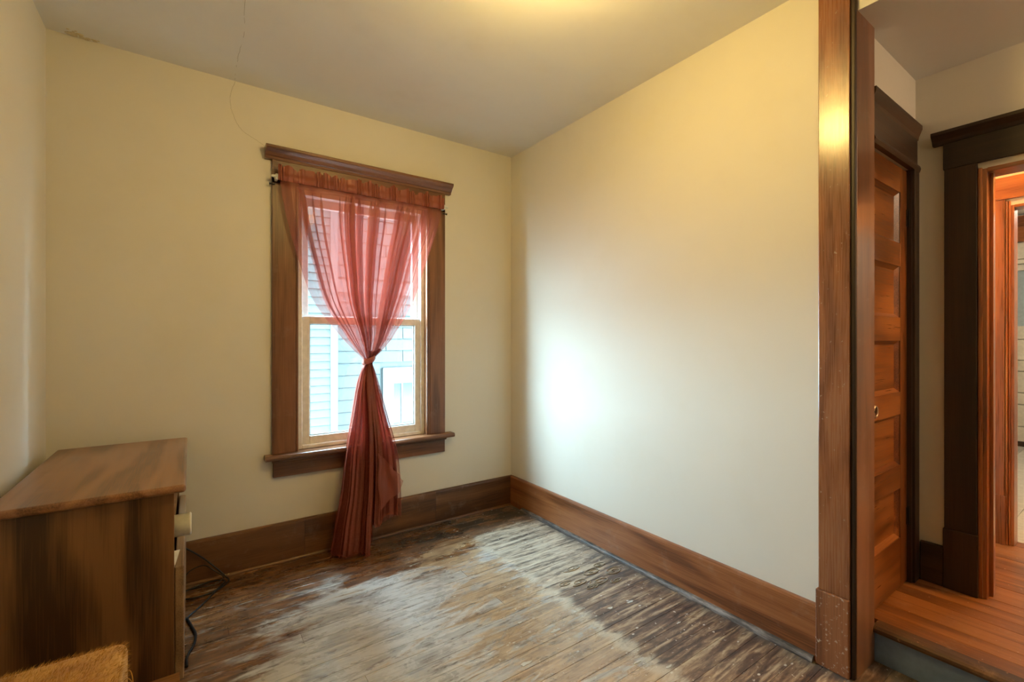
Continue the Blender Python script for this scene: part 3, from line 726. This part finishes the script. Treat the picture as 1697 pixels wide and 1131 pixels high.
for b in range(6):
    bm.faces.new((F[0][b], F[0][b+1], B[0][b+1], B[0][b])); bm.faces.new((F[8][b], B[8][b], B[8][b+1], F[8][b+1]))
bmesh.ops.recalc_face_normals(bm, faces=bm.faces)
o = obj('cardboard_sheet', bm, 'paper', None, True); tag(o, 'thin white sheet standing inside the cabinet below the roll', 'sheet')

# ------------------------------------------------------------------ cables
def cable(name, cp, r, label, extra=None):
    t = thing(name, cp[0], label, 'cable'); bm = bmesh.new(); tube(bm, spline(cp, 10), r, 8); obj('cord', bm, 'cable', t, True)
    if extra: extra(t)
    return t
def plug(t):
    bm = bmesh.new(); tube(bm, spline([(-.03, 2.93, .05), (.0, 2.935, .085), (.06, 2.938, .095), (.11, 2.925, .055), (.145, 2.895, .024), (.10, 2.86, .015), (.03, 2.87, .014), (-.03, 2.90, .006)], 10), .0028, 8); obj('thin_wire', bm, 'cable', t, True)
    for dx in (0, .014):
        bm = bmesh.new(); tube(bm, [(.150+dx, 2.925, .022), (.158+dx, 2.925, .023), (.160+dx, 2.925, .023)], [.0035, .0035, .002], 8); obj('connector', bm, 'brass', t)
cable('coiled_cable', [(-.03, 2.942, .215), (.04, 2.942, .150), (.10, 2.935, .085), (.155, 2.915, .020), (.168, 2.88, .0065), (.13, 2.825, .0055), (.06, 2.79, .0055), (-.02, 2.80, .0055),
      (-.05, 2.86, .006), (.02, 2.905, .007), (.10, 2.905, .014), (.150, 2.87, .0155), (.120, 2.81, .0145), (.05, 2.70, .006), (-.005, 2.62, .0055), (-.03, 2.58, .0055)], .0042,
      'tangled black cable looped on the floor against the baseboard', plug)
cable('looped_cord', [(-.012, 2.60, .0055), (.005, 2.52, .0055), (.019, 2.44, .006), (.012, 2.36, .0055), (-.01, 2.29, .0055), (-.012, 2.22, .0055)], .0052,
      'black cord curving out from under the cabinet front')

# ------------------------------------------------------------------ plush ottoman at the lower left
ot = thing('plush_ottoman', (-.33, 1.43, 0), 'golden tan plush covered ottoman with loose threads in front of the cabinet', 'ottoman')
ox0, ox1, oy0, oy1, oz = XL+.035, -.142, 1.15, 1.675, .456
bm = bmesh.new(); box(bm, ox0, ox1, oy0, oy1, .06, oz, bev=.022, seg=4)
obj('cushion_body', bm, 'plush', ot, True)
for a in (ox0+.03, ox1-.06):
    for b in (oy0+.03, oy1-.06):
        bm = bmesh.new(); tube(bm, [(a+.015, b+.015, .065), (a+.015, b+.015, .0)], [.018, .012], 10); obj('foot', bm, 'dark_z', ot)
bm = bmesh.new()
for i in range(16000):
    f = random.random()
    if f < .62: p0 = Vector((random.uniform(ox0+.01, ox1-.006), random.uniform(oy0, oy1-.006), oz-.001)); n0 = Vector((0, 0, 1))
    elif f < .78: p0 = Vector((random.uniform(ox0+.01, ox1-.01), oy1-.001, random.uniform(.2, oz-.01))); n0 = Vector((0, 1, .3))
    elif f < .94: p0 = Vector((ox1-.001, random.uniform(oy0, oy1-.01), random.uniform(.1, oz-.01))); n0 = Vector((1, 0, .2))
    else:
        p0 = Vector((ox1-.007, random.uniform(oy0, oy1-.01), oz-.007)) if random.random() < .5 else Vector((random.uniform(ox0, ox1-.01), oy1-.007, oz-.007)); n0 = Vector((p0.x > ox1-.02, p0.y > oy1-.02, 1))
    q = mnoise.noise_vector(p0*9)
    d = (n0.normalized()*.55+Vector((.55, .10, 0))+q*.6+Vector((random.gauss(0, .3), random.gauss(0, .3), random.gauss(0, .25)))).normalized()
    if n0.z > .9 and d.z < .12: d.z = .12
    L = random.uniform(.006, .017); t = d.cross(Vector((random.random(), random.random(), random.random()))).normalized()*.0006
    bm.faces.new((bm.verts.new(p0-t), bm.verts.new(p0+t), bm.verts.new(p0+d*L)))
obj('plush_pile', bm, 'plush', ot, kind='stuff')
for q in range(3):
    bm = bmesh.new(); yy = 1.60-.035*q
    tube(bm, spline([(ox1-.004, yy, .40), (ox1+.010, yy-.01, .412), (ox1+.017+.004*q, yy-.02, .385), (ox1+.014, yy-.01, .33-.02*q), (ox1+.004, yy, .27), (ox1-.002, yy, .25)], 8), .0011, 5)
    obj('loose_thread', bm, 'plush', ot)

# ------------------------------------------------------------------ outside: neighbouring house
struct('ground', [(-12, 16, YB+.6, 16, -1.05, -1.0)], 'concrete', 'pale concrete yard outside the window', 'ground')
nh = thing('neighbour_house', (1.2, 6.2, -1.0), 'pale teal shingled house across the yard seen through the window', 'house')
HT = 5.4
bx('wing_wall', (.55, 1.40, 5.62, 9.0, -1.0, HT), 'siding', nh)
bx('main_wall', (1.40, 13.0, 6.35, 9.0, -1.0, HT), 'shingle', nh)
z = -1.0; i = 0
while z < HT-.2:
    for a, b in ((.55, 1.34),) if i % 2 else ((.55, .98), (.984, 1.34)):
        bm = bmesh.new(); prism(bm, [(5.62, z), (5.598, z), (5.61, z+.088), (5.62, z+.088)], a, b, 'x'); obj('siding_board', bm, 'siding', nh)
    z += .093; i += 1
z = -1.0; i = 0
while z < 3.6:
    for a in (1.52, 2.02, 2.52, 3.02, 3.52, 4.02):
        off = (.25 if i % 2 else 0); a0, a1 = a+off, a+off+.49
        if a == 1.52 and off: a0 = 1.52
        if -.06 < z+.1 < .93 and a1 > 2.18 and a0 < 3.53:
            if a0 < 2.18: a1 = 2.18
            elif a1 > 3.53: a0 = 3.53
            else: continue
        bm = bmesh.new(); prism(bm, [(6.35, z), (6.325, z), (6.34, z+.158), (6.35, z+.158)], a0, a1, 'x'); obj('shingle', bm, 'shingle', nh)
    z += .165; i += 1
bx('corner_board', (1.34, 1.42, 5.59, 5.64, -1.0, HT), 'house_trim', nh)
bx('corner_board', (1.40, 1.52, 6.32, 6.36, -1.0, HT), 'house_trim', nh)
bx('belt_board', (1.52, 13.0, 6.30, 6.36, 1.93, 2.10), 'house_trim', nh)
wnd = rect_frame('window', 2.21, 3.50, -.02, .90, 6.30, 6.36, .16, .16, .12, .23, 'house_trim', nh)
for a, b in ((2.36, 2.48), (2.51, 2.86), (2.89, 3.35)): bx('pane', (a, b, 6.32, 6.325, .09, .68), 'house_pane', wnd)
for a in (2.48, 2.86): bx('mullion', (a, a+.03, 6.308, 6.35, .09, .68), 'house_trim', wnd)
bm = bmesh.new(); prism(bm, [(5.40, HT), (9.1, HT), (9.1, HT+1.4)], .45, 13.1, 'x'); obj('roof', bm, 'roofing', nh)
struct('wall_sky_blocker', [(XL-1.2, 4.6, YB+.03, YB+.17, ZC+.1, 5.6)], 'house_trim', 'added unseen wall above the window shading the house across the yard', 'wall')  # unseen slab added to cut sky light on the neighbouring house
